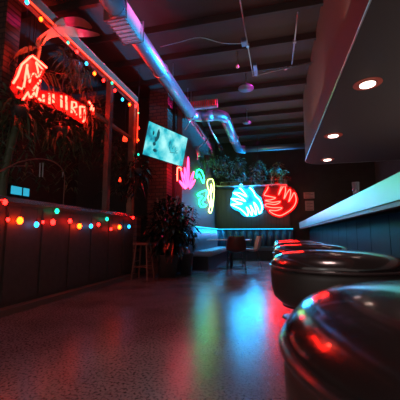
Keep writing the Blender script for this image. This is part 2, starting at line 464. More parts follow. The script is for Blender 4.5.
neon('neon_sign', dict(X=XL), gr, 'neon_green', .014, 'green neon sign of curling leaf loops on the left wall', off=offl)
ye = [zm([(105,140),(125,128),(142,135),(150,180),(148,240),(142,300),(128,352),(114,340),(122,300),(108,250),(118,215),(106,180)], 190, 160, 6.67), zm([(128,165),(138,200),(126,240),(136,275),(128,310)], 190, 160, 6.67)]
neon('neon_sign', dict(X=XL), ye, 'neon_yellow', .012, 'pale yellow neon sign of twisted strands in the corner of the rear wall', off=offl)

# framed notices on the rear wall
for (x0, y0, x1, y1, w) in [(303.5, 192.5, 314.5, 198.3, 'upper landscape'), (305, 201, 314, 210.5, 'lower upright')]:
    a, b = at(x0, y0, Y=YB), at(x1, y1, Y=YB)
    t = thing('wall_notice', ((a.x+b.x)/2, YB, b.z), 'pinkish paper notice beside the round red neon sign, the %s one' % w, 'notice', 'paper notices on the rear wall')
    obj('sheet', box2(B(), (a.x, YB-.012, b.z), (b.x, YB-.002, a.z)), 'paper', t)
    bm = B(); n = 4 if w[0] == 'u' else 6
    for i in range(n):
        z = b.z+(a.z-b.z)*(i+.8)/(n+.6)
        box2(bm, (a.x+.04, YB-.015, z-.010), (b.x-.04-(.08 if i % 2 else 0), YB-.0121, z+.006))
    obj('print', bm, 'ink', t)

# ------------------------------------------------------------------ banquette booth
def banquette(name, x0, y0, x1, y1, side, label):
    """side 'L': along the left wall, 'B': along the rear wall"""
    t = thing(name, ((x0+x1)/2, (y0+y1)/2, 0), label, 'booth seat', 'channelled booth seating in the rear corner')
    H0, SH = 1.09, .47
    bb, ch = B(), B()
    if side == 'L':
        box2(bb, (x0, y0, .10), (x0+.14, y1, H0))
        y = y0
        while y < y1-.05:
            w = min(.15, y1-y)
            tube(ch, [(x0+.14, y+w/2, SH-.05), (x0+.15, y+w/2, .75), (x0+.13, y+w/2, H0-.01)], w*.5, 10); y += w
        seat = box2(B(), (x0+.12, y0, SH-.13), (x1, y1, SH), bev=.03)
        base = box2(B(), (x0, y0, 0), (x1-.08, y1, SH-.13))
        cap = box2(B(), (x0-.0, y0, H0), (x0+.2, y1, H0+.02)); led = box2(B(), (x0+.205, y0, H0-.004), (x0+.225, y1, H0+.014))
    else:
        box2(bb, (x0, y1-.14, .10), (x1, y1, H0))
        x = x0
        while x < x1-.05:
            w = min(.24, x1-x)
            tube(ch, [(x+w/2, y1-.10, SH-.05), (x+w/2, y1-.12, .75), (x+w/2, y1-.09, H0-.01)], w*.5, 10); x += w
        seat = box2(B(), (x0, y0, SH-.13), (x1, y1-.12, SH), bev=.03)
        base = box2(B(), (x0, y0+.08, 0), (x1, y1, SH-.13))
        cap = box2(B(), (x0, y1-.24, H0), (x1, y1, H0+.02)); led = box2(B(), (x0, y1-.265, H0-.004), (x1, y1-.245, H0+.014))
    bmat = 'booth' if side == 'L' else 'booth_navy'
    obj('backboard', bb, bmat, t)
    obj('backrest', ch, bmat, t, True)
    obj('seat', seat, 'booth_seat' if side == 'L' else 'booth_navy', t)
    obj('base', base, 'blackmetal', t)
    obj('cap_rail', cap, 'blackmetal', t)
    obj('light_strip', led, 'led_cyan', t, label='thin cyan light strip')
banquette('booth_bench', XL+.005, 7.45, -1.56, 10.62, 'L', 'bright cyan-lit channelled booth bench running along the left wall')
banquette('booth_bench', XL+.005, 10.65, .62, YB-.03, 'B', 'dark blue channelled booth bench below the two round neon signs')

# ------------------------------------------------------------------ table and chairs
t = thing('dining_table', (-1.15, 8.1, 0), 'pale-topped table with black pedestal standing by the corner booth', 'table')
obj('tabletop', box2(B(), (-1.75, 7.75, .735), (-.62, 8.45, .765), bev=.01), 'tabletop', t)
obj('pedestal', cyl(B(), (-1.15, 8.1, .02), (-1.15, 8.1, .735), .04), 'blackmetal', t, True)
obj('base', box2(B(), (-1.45, 7.9, 0), (-.85, 8.3, .02)), 'blackmetal', t)

def chair(x, y, rz, shell, label, place):
    t = thing('dining_chair', (x, y, 0), label, 'chair', None, rz)
    # local: faces +Y; bucket shell of 5 x n grid with solid thickness
    bm = B(); rows = [(-.23, .50, .04), (-.05, .455, .05), (.12, .455, .06), (.20, .50, .10), (.235, .60, .10), (.255, .72, .06), (.27, .84, .03)]
    grid = []
    for (yy, zz, cup) in rows:
        w = .24 if zz < .6 else .24-.05*(zz-.6)/.24
        grid.append([bm.verts.new((u*w, -(yy)+.0 - (0 if zz < .48 else -(u*u)*.09), zz + (u*u)*cup)) for u in (-1, -.75, -.4, 0, .4, .75, 1)])
    for a, b in zip(grid, grid[1:]):
        for k in range(6): bm.faces.new((a[k], a[k+1], b[k+1], b[k]))
    o = obj('shell', bm, shell, t, True, local=True)
    md = o.modifiers.new('thick', 'SOLIDIFY'); md.thickness = .018
    md = o.modifiers.new('sub', 'SUBSURF'); md.levels = md.render_levels = 1
    for sx in (-1, 1):
        for sy in (-1, 1):
            bm = tube(B(), [(sx*.13, sy*.12, .455), (sx*.2, sy*.19, .22), (sx*.23, sy*.22, 0)], .010, 8)
            obj('leg', bm, 'blackmetal', t, True, local=True)
    bm = B()
    for sx in (-1, 1):
        cyl(bm, (sx*.2, -.19, .22), (sx*.2, .19, .22), .007, n=6)
        cyl(bm, (-.2, sx*.19, .22), (.2, sx*.19, .22), .007, n=6)
        cyl(bm, (-.22, sx*.21, .1), (.22, sx*.21, .1), .006, n=6)
    obj('stretcher', bm, 'blackmetal', t, True, local=True)
    return t
chair(-.92, 7.35, .12, 'chair_shell', 'dark oxblood bucket chair with its back to the viewer at the far table', 'front')
chair(-.60, 8.0, PI/2+.25, 'chair_pale', 'pale pink bucket chair at the right end of the far table', 'right')
chair(-1.15, 8.95, PI, 'chair_shell', 'dark bucket chair on the far side of the table facing the viewer', 'behind')

# ------------------------------------------------------------------ television
tw, th = 1.2, .675
ya, ti, ro = -.417, .219, -.030
n = Vector((math.cos(ya)*math.cos(ti), math.sin(ya)*math.cos(ti), -math.sin(ti)))
r = Vector((-math.sin(ya), math.cos(ya), 0)); u = n.cross(r); u = -u if u.z < 0 else u
c_, s_ = math.cos(ro), math.sin(ro); R_, U_ = r*c_+u*s_, -r*s_+u*c_
RT = Matrix((R_, U_, n)).transposed()
tc = Vector((-2.199, 5.909, 2.789))
t = thing('television', tc - n*.06, 'tilted flat television showing a cyan picture, hung beside the brick column', 'television')
obj('housing', box(B(), tc-n*.03, (tw+.02, th+.02, .045), RT, bev=.006), 'blackmetal', t)
def tvp(a, b, dz=.0): return tc + R_*(a*tw/2) + U_*(b*th/2) + n*dz
sc = obj('screen', box(B(), tc-n*.004, (tw-.005, th-.005, .008), RT), 'tv', t)
bm = B(); cyl(bm, tc-n*.05, Vector((-2.5, 6.5, 2.85)), .03, n=12); box(bm, tc-n*.065, (.3, .3, .02), RT)
obj('wall_bracket', bm, 'blackmetal', t)
# picture content: dark upright smear and faint sketch lines
for (a, b, w, h) in [(-.50, .42, .07, .34), (-.56, .12, .06, .16), (-.60, -.18, .07, .12), (-.72, .42, .04, .14), (-.52, -.55, .09, .10)]:
    bm = B(); vs = [bm.verts.new(tvp(a+w*math.cos(k*PI/6), b+h*math.sin(k*PI/6)*(1+.2*math.sin(k*2.3)), .001)) for k in range(12)]
    bm.faces.new(vs); obj('dark_smear', bm, 'tv_dark', sc)
for st in [[(.12, .35), (.10, 0), (.22, -.3)], [(.22, .2), (.3, -.1), (.36, .15)], [(.42, .1), (.46, -.2), (.56, -.05)], [(.2, -.35), (.4, -.3), (.6, -.22)]]:
    obj('sketch_line', tube(B(), [tvp(a, b, .001) for a, b in st], .006, 5), 'tv_dark', sc)

# ------------------------------------------------------------------ air duct and ceiling services
DZ = 3.9; DR = .135
t = thing('air_duct', (-1.97, 5, CZ), 'large round galvanised air duct zigzagging under the ceiling, lit cyan and pink', 'air duct')
obj('straight_run', cyl(B(), (-1.97, 3.82, DZ), (-1.97, 6.95, DZ), DR, n=40), 'duct', t, True)
obj('straight_run', cyl(B(), (-1.97, -1.0, DZ), (-1.97, 3.30, DZ), DR, n=40), 'duct', t, True)
def elbow(c, r0, a0, a1):
    return [(c[0]+r0*math.cos(a0+(a1-a0)*k/8), c[1]+r0*math.sin(a0+(a1-a0)*k/8), DZ) for k in range(9)]
obj('elbow', tube(B(), elbow((-1.73, 6.95), .24, PI, PI/2), DR, 40, caps=False), 'duct', t, True)
obj('straight_run', cyl(B(), (-1.73, 7.19, DZ), (-1.42, 7.19, DZ), DR, n=40), 'duct', t, True)
obj('elbow', tube(B(), elbow((-1.42, 7.43), .24, -PI/2, 0), DR, 40, caps=False), 'duct', t, True)
obj('straight_run', cyl(B(), (-1.18, 7.43, DZ), (-1.18, 10.26, DZ), DR, n=40), 'duct', t, True)
obj('elbow', tube(B(), elbow((-.94, 10.26), .24, PI, PI/2), DR, 40, caps=False), 'duct', t, True)
obj('straight_run', cyl(B(), (-.94, 10.5, DZ), (1.3, 10.5, DZ), DR*.72, n=40), 'duct', t, True)
for y in (5.6, 6.7): obj('hanger', tube(B(), [(-1.97, y, CZ), (-1.97, y, DZ+DR)], .006, 6), 'conduit', t)
for p in ((-1.97, 4.9), (-1.97, 6.93)):
    obj('collar', tube(B(), [(p[0]+(DR+.006)*math.cos(2*PI*k/32), p[1], DZ+(DR+.006)*math.sin(2*PI*k/32)) for k in range(32)], .014, 6, True), 'galv', t, True)
obj('collar', tube(B(), [(-1.18+(DR+.006)*math.cos(2*PI*k/32), 9.2, DZ+(DR+.006)*math.sin(2*PI*k/32)) for k in range(32)], .016, 6, True), 'galv', t, True)
# damper box in the near run
obj('damper_box', box2(B(), (-2.13, 3.30, DZ-.15), (-1.86, 3.82, DZ+.14), bev=.01), 'register', t, label='ribbed reddish-lit damper box')
bm = B()
for i in range(6): box2(bm, (-2.14, 3.36+i*.08, DZ-.16), (-1.85, 3.375+i*.08, DZ-.148))
obj('damper_ribs', bm, 'galv', t)
for y in (3.30, 3.83): obj('flange', box2(B(), (-2.15, y-.015, DZ-.17), (-1.82, y+.015, DZ+.16)), 'galv', t)

# louvred register on the cross run
t = thing('air_register', (-1.58, 7.0, DZ), 'louvred air register catching red and pink light on the duct cross run', 'air vent')
obj('frame', box2(B(), (-1.98, 6.90, DZ+.10), (-1.28, 6.99, DZ+.30)), 'register', t)
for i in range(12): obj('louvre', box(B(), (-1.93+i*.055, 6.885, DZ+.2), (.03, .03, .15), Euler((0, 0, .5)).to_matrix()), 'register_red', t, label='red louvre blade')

# thin pipes
def pipe(label, pts, r=.014, name='ceiling_conduit', m='conduit'):
    t = thing(name, pts[0], label, 'pipe')
    obj('pipe', tube(B(), pts, r, 8), m, t, True)
    bm = B()
    for a, b in zip(pts, pts[1:]):
        a, b = Vector(a), Vector(b)
        if (b-a).length > 1: 
            mid = (a+b)/2; box(bm, mid, (.05, .05, .05))
    obj('clip', bm, m, t)
    return t
pipe('thin conduit running along the ceiling left of the big duct', [(-2.32, -1, 4.2), (-2.32, 6.4, 4.2)], .012)
def c4(x, y, z=4.2): return at(x, y, Z=z)
P = [c4(240, 0), c4(253, 76), c4(322, 60)]
pipe('bluish conduit bending sideways at a junction under the ceiling joists', P, .012)
pipe('short bluish conduit near the soffit, parallel to the long one', [c4(298, 12), c4(292, 64)], .014)
t = thing('cable', c4(160, 47), 'thin slack cable looping across the ceiling to a junction box', 'cable')
obj('cord', tube(B(), smooth_path([c4(160, 47), c4(180, 42), c4(200, 37.5), c4(222, 43), c4(244, 43.5)], 4), .007, 6), 'conduit', t, True)
t = thing('junction_box', c4(244, 42), 'small blue-lit junction box on the ceiling conduit', 'junction box')
obj('box', box(B(), c4(244, 41)+Vector((0, 0, -.02)), (.09, .16, .06)), 'conduit_dark', t)
obj('cover', box(B(), c4(244, 41)+Vector((0, 0, -.055)), (.08, .14, .01)), 'conduit_dark', t)
t = thing('junction_box', c4(254, 70), 'blue-lit junction box at the bend of the ceiling conduit', 'junction box')
obj('box', box(B(), c4(254, 70)+Vector((.03, 0, 0)), (.07, .42, .05)), 'conduit_dark', t)
p = at(237.5, 66.5, Z=4.1)
t = thing('smoke_detector', p+Vector((0, 0, .15)), 'small round white ceiling sensor between the joists', 'sensor')
obj('stem', cyl(B(), p, p+Vector((0, 0, .33)), .008, n=8), 'conduit', t)
obj('globe', ball(B(), p, .035, 1, 14), 'white_plastic', t, True)
p = at(246, 88, Z=4.05)
t = thing('dome_fitting', p, 'shallow blue-lit dome fitting hanging from the ceiling', 'ceiling fitting', 'dome fittings under the ceiling')
t['label'] = 'larger shallow blue-lit dome fitting hanging below the joists'
obj('shade', lathe(B(), p, [(.17, -.02), (.165, .01), (.11, .055), (.03, .075), (0, .076), (0, .07), (.1, .045), (.155, 0)], 28), 'conduit_dark', t, True)
obj('stem', cyl(B(), p+Vector((0, 0, .07)), p+Vector((0, 0, .4)), .01, n=8), 'conduit', t)
p = at(247, 122.5, Z=4.05)
t = thing('dome_fitting', p, 'smaller farther blue-lit dome fitting beside the duct', 'ceiling fitting', 'dome fittings under the ceiling')
obj('shade', lathe(B(), p, [(.12, -.02), (.115, .01), (.08, .04), (0, .055), (0, .05), (.07, .03), (.105, 0)], 28), 'conduit_dark', t, True)
obj('stem', cyl(B(), p+Vector((0, 0, .05)), p+Vector((0, 0, .4)), .01, n=8), 'conduit', t)

# track head hanging under the cross run
a = at(212, 118, Y=7.4); b = at(219, 144, Y=7.7)
t = thing('track_light', a, 'cyan-lit track light with a slanting arm hanging below the duct', 'spotlight')
obj('track_box', box(B(), a+Vector((0, 0, .02)), (.42, .12, .16), bev=.01), 'galv', t)
obj('drop_rod', cyl(B(), a+Vector((-.15, 0, .08)), (a.x-.15, a.y, CZ), .01, n=8), 'galv', t)
obj('arm', tube(B(), [at(208, 121, Y=7.4), at(211, 130, Y=7.5), b], .022, 8), 'galv', t, True)
obj('lamp_head', cyl(B(), b, b+Vector((.04, .10, -.14)), .04, .055, 16), 'blackmetal', t, True)
t = thing('projector_bracket', at(190, 120, Y=7.0), 'folded steel bracket frame hanging right of the television', 'bracket')
obj('strut', tube(B(), [at(185, 130, Y=6.9), at(191, 120, Y=6.9), at(199, 130, Y=6.9), at(203, 137, Y=6.9)], .012, 6), 'galv', t)
obj('strut', tube(B(), [at(193, 119, Y=6.9), at(202, 134, Y=6.9)], .010, 6), 'galv', t)
q_ = at(191, 120, Y=6.9)
obj('drop_rod', tube(B(), [q_, (q_.x, q_.y, CZ)], .010, 6), 'galv', t)
t = thing('spotlight', at(198, 146, Y=7.1), 'slim pale spotlight arm slanting up beside the television', 'spotlight')
obj('arm', tube(B(), [at(197.5, 160, Y=7.1), at(198, 148, Y=7.1), at(209, 138, Y=7.1)], .016, 8), 'steel', t, True)
obj('head', cyl(B(), at(196.5, 147, Y=7.1), at(199, 156, Y=7.1), .045, .045, 14), 'steel', t, True)

# ------------------------------------------------------------------ high plant shelf at the rear
rng = random.Random(11)
SY0, SY1, SHZ = 10.78, 11.22, 2.66
t = thing('plant_shelf', (-.9, 11.0, SHZ), 'long metal rail shelf of plants above the neon signs', 'shelf')
path = smooth_path([(XL+.05, YB-.05, SHZ+.18), (XL+.06, 11.0, SHZ+.10), (XL+.2, SY0+.03, SHZ+.02), (-1.6, SY0, SHZ), (-.6, SY0, SHZ), (.42, SY0, SHZ)], 6)
obj('front_rail', tube(B(), path, .022, 8), 'galv', t, True)
obj('deck', box2(B(), (XL+.15, SY0+.02, SHZ-.02), (.42, YB-.03, SHZ)), 'blackmetal', t)
bm = B()
for i in range(7):
    x = XL+.3+i*.38; cyl(bm, (x, SY0, SHZ), (x, SY0+.02, SHZ+.16), .008, n=6)
tube(bm, [(XL+.3, SY0+.02, SHZ+.16), (.42, SY0+.02, SHZ+.16)], .008, 6)
obj('guard_rail', bm, 'conduit', t)
names = ['leftmost, in the corner', 'second from the left', 'third from the left', 'fourth from the left', 'fifth from the left', 'rightmost, above the red sign']
for i in range(6):
    x = XL+.42+i*.42
    t = thing('planter_box', (x, 11.02, SHZ), 'leafy plant in a grey box on the high rear shelf, %s' % names[i], 'plant', 'boxed plants on the high shelf')
    obj('box', box2(B(), (x-.15, 10.88, SHZ), (x+.15, 11.18, SHZ+.15)), 'pot_pale' if i % 2 else 'pot', t)
    obj('foliage', bush(B(), (x, 11.0, SHZ+.30), (.24, .14, .20), 70, .16, .05, rng), 'leaf', t)

def hanging_plant(loc, R, n, L, w, m, label, top, rseed, name='hanging_plant', trail=.5, group=None):
    rg = random.Random(rseed); x, y, z = loc
    t = thing(name, (x, y, top), label, 'plant', group)
    obj('pot', lathe(B(), (x, y, z), [(0, -.10), (.08, -.10), (.12, .04), (.125, .06), (.11, .06), (.1, .03), (0, .03)], 20), 'pot', t, True)
    bm = B()
    for a in (0, 2.1, 4.2): cyl(bm, (x+.12*math.cos(a), y+.12*math.sin(a), z+.05), (x, y, min(top, z+.5)), .004, n=5)
    cyl(bm, (x, y, min(top, z+.5)), (x, y, top), .005, n=5)
    obj('cord', bm, 'cable', t)
    bm = bush(B(), (x, y, z+.05), R, n, L, w, rg, .6)
    for _ in range(int(n/8)):
        a = rg.uniform(0, 2*PI); p = Vector((x+.12*math.cos(a), y+.12*math.sin(a), z+.03)); q = p.copy(); step = rg.randint(4, 9)
        for s in range(step):
            q = q+Vector((math.cos(a)*.03*(1-s/step), math.sin(a)*.03*(1-s/step), -trail/step))
            leaf(bm, q, Vector((rg.gauss(0, 1), rg.gauss(0, 1), -.2)), L*.7, w*.8, .5, 2)
    obj('foliage', bm, m, t)
    return t
for (px, py, Y, m, s, lab) in [(207, 158, 8.6, 'leaf', 21, 'green trailing plant hanging behind the spotlight near the television'),
        (222, 162, 9.6, 'leaf', 22, 'green trailing plant hanging left of the duct corner'),
        (258, 168, 10.4, 'leaf', 23, 'small green plant hanging in front of the high shelf'),
        (277, 170, 10.6, 'leaf3', 24, 'yellowish trailing plant hanging above the red neon sign'),
        (238, 165, 10.2, 'leaf', 25, 'green plant hanging above the pale blue neon sign')]:
    p = at(px, py, Y=Y)
    hanging_plant(tuple(p), (.26, .26, .20), 90, .14, .045, m, lab, CZ, s, group='plants hanging before the rear wall')

# ------------------------------------------------------------------ big plants at the left
def pot_plant(x, y, label, H, R, n, L, w, seed, potr=.24, poth=.45, m='leaf_dark', zc=None, stems=9):
    rg = random.Random(seed)
    t = thing('potted_plant', (x, y, 0), label, 'plant')
    obj('pot', lathe(B(), (x, y, 0), [(0, 0), (potr*.75, 0), (potr, poth), (potr*1.05, poth+.02), (potr*.92, poth+.02), (potr*.88, poth-.03), (0, poth-.03)], 28), 'pot', t, True)
    obj('soil', lathe(B(), (x, y, 0), [(0, poth-.029), (potr*.87, poth-.029), (potr*.87, poth-.02), (0, poth-.01)], 20), 'soil', t)
    bm = B()
    for k in range(stems):
        a = rg.uniform(0, 2*PI); rr = rg.uniform(.2, .9)
        tube(bm, smooth_path([(x+.05*math.cos(a), y+.05*math.sin(a), poth-.03), (x+.3*R[0]*rr*math.cos(a), y+.3*R[1]*rr*math.sin(a), H*.55), (x+R[0]*rr*math.cos(a), y+R[1]*rr*math.sin(a), H*rg.uniform(.75, 1))], 3), .012, 5)
    obj('stems', bm, 'stool_wood', t)
    obj('foliage', bush(B(), (x, y, zc or H*.7), R, n, L, w, rg, .5), m, t)
hanging_plant(tuple(at(137, 172, X=-2.72)), (.26, .26, .24), 70, .30, .05, 'leaf_dark', 'dark spiky plant hanging against the lower left corner of the television', CZ, 41, trail=.5)
pot_plant(-2.22, 6.08, 'large dark glossy-leaved potted plant on the floor below the television', 1.75, (.38, .30, .62), 560, .22, .085, 5, zc=1.05)
pot_plant(-1.98, 6.66, 'dark bushy potted plant beside the start of the cyan booth', 1.6, (.24, .24, .48), 240, .16, .06, 6, zc=1.1, potr=.17)

# ------------------------------------------------------------------ left bar divider
XD = -3.0; Y0, Y1 = .6, 6.02
t = thing('bar_divider', (XD, 3.3, 0), 'tall dark timber divider frame with high beam, metal rail and panelled half wall on the left', 'divider', kind='structure')
obj('half_wall', box2(B(), (XD-.12, Y0, 0), (XD+.0, Y1, 1.26)), 'dark_wood', t)
y = Y0
while y < Y1-.1:
    y2 = min(y+.55, Y1)
    obj('panel', box2(B(), (XD, y+.02, .12), (XD+.018, y2-.02, 1.20)), 'dark_wood', t); y = y2
obj('kerb', box2(B(), (XD-.12, Y0, 0), (XD+.13, Y1, .07)), mat('kerb_timber', (.17, .10, .085), .5), t)
obj('rail', box2(B(), (XD-.20, Y0, 1.26), (XD+.06, 6.9, 1.315), bev=.008), 'rail_metal', t, label='glossy metal counter rail mirroring the coloured bulbs')
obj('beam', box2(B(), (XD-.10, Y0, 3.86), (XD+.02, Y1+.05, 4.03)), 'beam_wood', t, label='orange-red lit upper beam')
for y in (4.98,): obj('post', box2(B(), (XD-.10, y-.05, 1.315), (XD, y+.05, 3.86)), 'dark_wood', t)
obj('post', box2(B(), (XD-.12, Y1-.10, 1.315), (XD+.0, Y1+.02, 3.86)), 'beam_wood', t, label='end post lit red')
obj('post', box2(B(), (XD-.10, Y1-.02, 0), (XD+.10, Y1+.18, 1.26)), 'brick', t, label='brick end post under the rail')
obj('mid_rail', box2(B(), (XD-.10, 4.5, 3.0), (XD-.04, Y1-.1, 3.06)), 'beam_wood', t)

# rope light on the beam and end post
t = thing('rope_light', (XD+.03, 4.5, 3.85), 'glowing red rope light along the upper beam and down its end post', 'rope light')
obj('tube', tube(B(), [(XD+.035, 2.6, 3.85), (XD+.035, Y1, 3.85), (XD+.035, Y1+.03, 3.80), (XD+.035, Y1+.03, 2.95)], .013, 8), 'rope_red', t, True)
bm = B()
for y in (2.8, 3.5, 4.2, 4.9, 5.6): box(bm, (XD+.027, y, 3.872), (.01, .03, .02))
obj('clips', bm, 'blackmetal', t)

# string lights
def string_lights(label, bulbs, wire, X, r, sag=.02):
    t = thing('string_lights', at(*wire[0], X=X), label, 'string lights')
    W = [at(a, b, X=X) for a, b in wire]
    obj('cable', tube(B(), smooth_path(W, 5), .006, 6), 'cable', t, True)
    for (a, b, c, k) in bulbs:
        p = at(a, b, X=X)
        q = min(smooth_path(W, 8), key=lambda v: (v-p).length)
        bu = obj('bulb', lathe(B(), p, [(0, -r*k*1.25), (r*k*.55, -r*k*1.1), (r*k, -r*k*.2), (r*k*.85, r*k*.5), (r*k*.4, r*k*1.1), (0, r*k*1.2)], 12), 'bulb_'+c, t, True, label=c+' bulb')
        bm = cyl(B(), p+Vector((0, 0, r*k*1.0)), p+Vector((0, 0, r*k*1.0+.03)), r*.45, n=8)
        if (q-p).length > .05: cyl(bm, p+Vector((0, 0, r*k+.03)), q, .003, n=5)
        obj('socket', bm, 'cable', bu)
    return t
string_lights('string of coloured bulbs along the high beam and down its end post',
    [(27,2,'cyan',1),(41,19,'orange',1),(68,42.5,'green',.8),(77,51.5,'red',1),(86.5,63.5,'cyan',1),(94.5,73.5,'orange',1.1),(103.5,80.5,'red',1),(112,83,'green',.9),(115,90.5,'red',1),(122.5,99.5,'cyan',1.1),(129.5,104.5,'orange',1.1),(136,106,'red',1.1),(138.5,113,'green',.7),(138.7,128,'red',.9),(138,140,'orange',.8),(138.5,154.5,'green',.9)],
    [(24,-2),(45,20),(76,50),(103,78),(136,103.5),(139,115),(139,154)], XD+.075, .025)
string_lights('row of large coloured bulbs hanging under the metal rail of the half wall',
    [(5,202,'red',1.1),(8,219.5,'red',.8),(20,220.5,'orange',1.5),(36.5,224.5,'cyan',1.2),(43,222,'red',.7),(53,222,'red',1.3),(57,211,'green',1.2),(70,221,'red',1.1),(79.5,226,'orange',1.4),(91,226,'cyan',1.2),(98.5,224.5,'red',1),(107,219,'green',1.2),(111,229,'red',.9),(119.5,227,'orange',1.4),(129,226.5,'cyan',1.2),(133,217.5,'red',1.0)],
    [(-4,200),(20,206),(40,208),(57,208),(80,213),(100,213),(120,217),(134,216)], XD+.085, .025)

# bulbs / lanterns in the greenery
for (a, b, X, c, lab) in [(120, 180, XD, 'bulb_orange', 'small dim orange lantern hanging behind the right end of the divider'), (125, 138, -3.3, 'bulb_orange', 'glowing orange lantern hanging by the red end post')]:
    p = at(a, b, X=X)
    t = thing('lantern', p+Vector((0, 0, .3)), lab, 'lantern', 'small orange lanterns')
    k = .55 if a == 120 else 1.25
    obj('shade', lathe(B(), p, [(0, .09*k), (.02*k, .08*k), (.045*k, -.03*k), (.04*k, -.06*k), (0, -.065*k)], 14), M['rope_red'] if a == 120 else 'lant' if 'lant' in M else M['rope_red'], t, True)
    obj('cord', cyl(B(), p+Vector((0, 0, .09*k)), p+Vector((0, 0, .9)), .004, n=5), 'cable', t)

# ------------------------------------------------------------------ red neon signs over the divider
OX = Vector((.05, 0, 0)); XS = -3.28
s1 = [zm(q, 0, 50, 8) for q in ([(235,50),(350,145)], [(225,55),(150,120),(115,215),(80,270)], [(115,300),(150,315),(170,300)],
      [(195,120),(180,210),(165,300)], [(190,140),(215,265),(225,200),(255,190),(275,225)], [(265,100),(290,215),(320,160),(265,100)],
      [(240,325),(290,260),(300,245)], [(160,400),(200,340),(215,390)], [(225,380),(250,345),(265,375),(280,300)])]
def sign(name, strokes, m, r, label, X, backing=None):
    P = [[at(a, b, X=X)+OX for a, b in st] for st in strokes]
    c = sum((p for st in P for p in st), Vector())/sum(len(s) for s in P)
    t = thing(name, c, label, 'neon sign')
    for P_ in P: obj('tube', tube(B(), P_, r, 8), m, t, True)
    bk = [at(a, b, X=X) for a, b in backing]
    bm = B(); f = [bm.verts.new(p) for p in bk]; g_ = [bm.verts.new(p-Vector((.03, 0, 0))) for p in bk]
    for i in range(len(f)): j = (i+1) % len(f); bm.faces.new((f[i], f[j], g_[j], g_[i]))
    bm.faces.new(f); bm.faces.new(g_)
    obj('backing', bm, mat('sign_backing', (.12, .012, .012), .5), t)
    for q in (bk[0], bk[len(bk)//2]): obj('hanging_rod', cyl(B(), q-Vector((.015, 0, .05)), Vector((q.x-.015, q.y, CZ)), .006, n=6), 'blackmetal', t)
    return t
sign('neon_sign', s1, 'neon_sign_red', .014, 'diamond-shaped red neon sign with angular lettering hanging at upper left', XS, [(29, 55.5), (46, 69), (41, 80), (36, 92), (30, 101), (16, 98), (10, 88), (17, 68)])
s2 = [[(40.5,95),(40.7,102)], [(46.6,94),(46.6,104)], [(50.5,94.5),(50.7,103)], [(58.6,96),(58.8,107.5)], [(63.5,96.5),(64,110)],
      [(69,113),(69.5,102),(73.5,103),(74,107),(70,108.5),(74,115)], [(77.5,106.5),(77.8,118)], [(77.6,107),(80.5,107)], [(82.2,107),(82,120),(80.6,122)],
      [(36,99),(38,101)], [(86.5,102),(89.5,106),(88.5,110)], [(91,108),(91,117)]]
sign('neon_sign', s2, 'neon_sign_red', .017, 'arched red neon sign with a row of upright letters above the plants', XS-.02, [(33,93),(42,90),(55,91),(66,93.5),(75,99),(84,104),(88,112),(87,121),(82,124),(75,119.5),(66,114),(55,109),(45,106),(35,105)])

# greenery around the signs: banana leaves, arching fronds, bushy baskets
def bigleaf(bm, pts, w):
    P = smooth_path(pts, 4); N = len(P)-1; prev = None
    for i, p in enumerate(P):
        t_ = i/N; ww = w*math.sin(PI*min(.99, .04+.95*t_))**.6
        d = (P[min(i+1, N)]-P[max(i-1, 0)]).normalized(); s = Vector((.55, 0, 0))-d*d.x*.55; s = s+Vector((0, 0, .75)); s = (s-d*s.dot(d)).normalized()
        row = [bm.verts.new(p-s*ww*.5+Vector((0, 0, -.03*ww))), bm.verts.new(p), bm.verts.new(p+s*ww*.5)]
        if prev:
            for k in (0, 1): bm.faces.new((prev[k], prev[k+1], row[k+1], row[k]))
        prev = row
    return bm
def L3(x, y, X): return at(x, y, X=X)
t = thing('banana_plant', (-3.35, 3.25, 1.2), 'banana plant with long broad red-lit leaves arching over the divider', 'plant')
t.location = (-3.42, 3.2, 0)
obj('stem', tube(B(), smooth_path([(-3.42, 3.2, 0), (-3.45, 3.15, 1.6), L3(37, 60, -3.3), L3(38, 46, -3.15)], 5), [.07]*5+[.05]*5+[.03]*6, 10), 'leaf', t, True)
obj('leaf', bigleaf(B(), [L3(37, 46, -3.12), L3(45, 37, -3.02), L3(58, 31, -2.95), L3(80, 33, -2.9), L3(100, 35, -2.9)], .16), 'leaf2', t)
obj('leaf', bigleaf(B(), [L3(40, 46, -3.1), L3(50, 31, -3.0), L3(62, 23, -2.95), L3(80, 22, -2.95), L3(92, 28, -2.95)], .17), 'leaf2', t)
obj('leaf', bigleaf(B(), [L3(38, 47, -3.3), L3(20, 52, -3.35), L3(8, 66, -3.4)], .10), 'leaf', t)
obj('pot', lathe(B(), (-3.42, 3.2, 0), [(0, 0), (.18, 0), (.24, .42), (.22, .42), (0, .38)], 24), 'pot', t, True)

def palm(x, y, z, label, fr, rng, top=None, name='palm_plant', m='leaf', leafw=.03, potz=True):
    t = thing(name, (x, y, z), label, 'plant')
    for pts in fr:
        bm = B(); P = smooth_path(pts, 5); tube(bm, P, [.009*(1-.7*i/len(P)) for i in range(len(P))], 5)
        for i, p in enumerate(P[3:-1]):
            d = (P[i+4]-P[i+3]).normalized(); s = d.cross(Vector((1, 0, 0))).normalized() if abs(d.x) < .9 else Vector((0, 1, 0))
            for sg in (-1, 1):
                leaf(bm, p, d*.8+s*sg*.7+Vector((rng.gauss(0, .2), 0, -.25)), rng.uniform(.14, .24), leafw, .45, 3)
        obj('frond', bm, m, t)
    obj('pot', lathe(B(), (x, y, z), [(0, 0), (.13, 0), (.18, .26), (.165, .26), (0, .22)], 20), 'pot', t, True)
    return t
rg = random.Random(8)
zr = 0
def fr(*pp): return [L3(a, b, X) for a, b, X in pp]
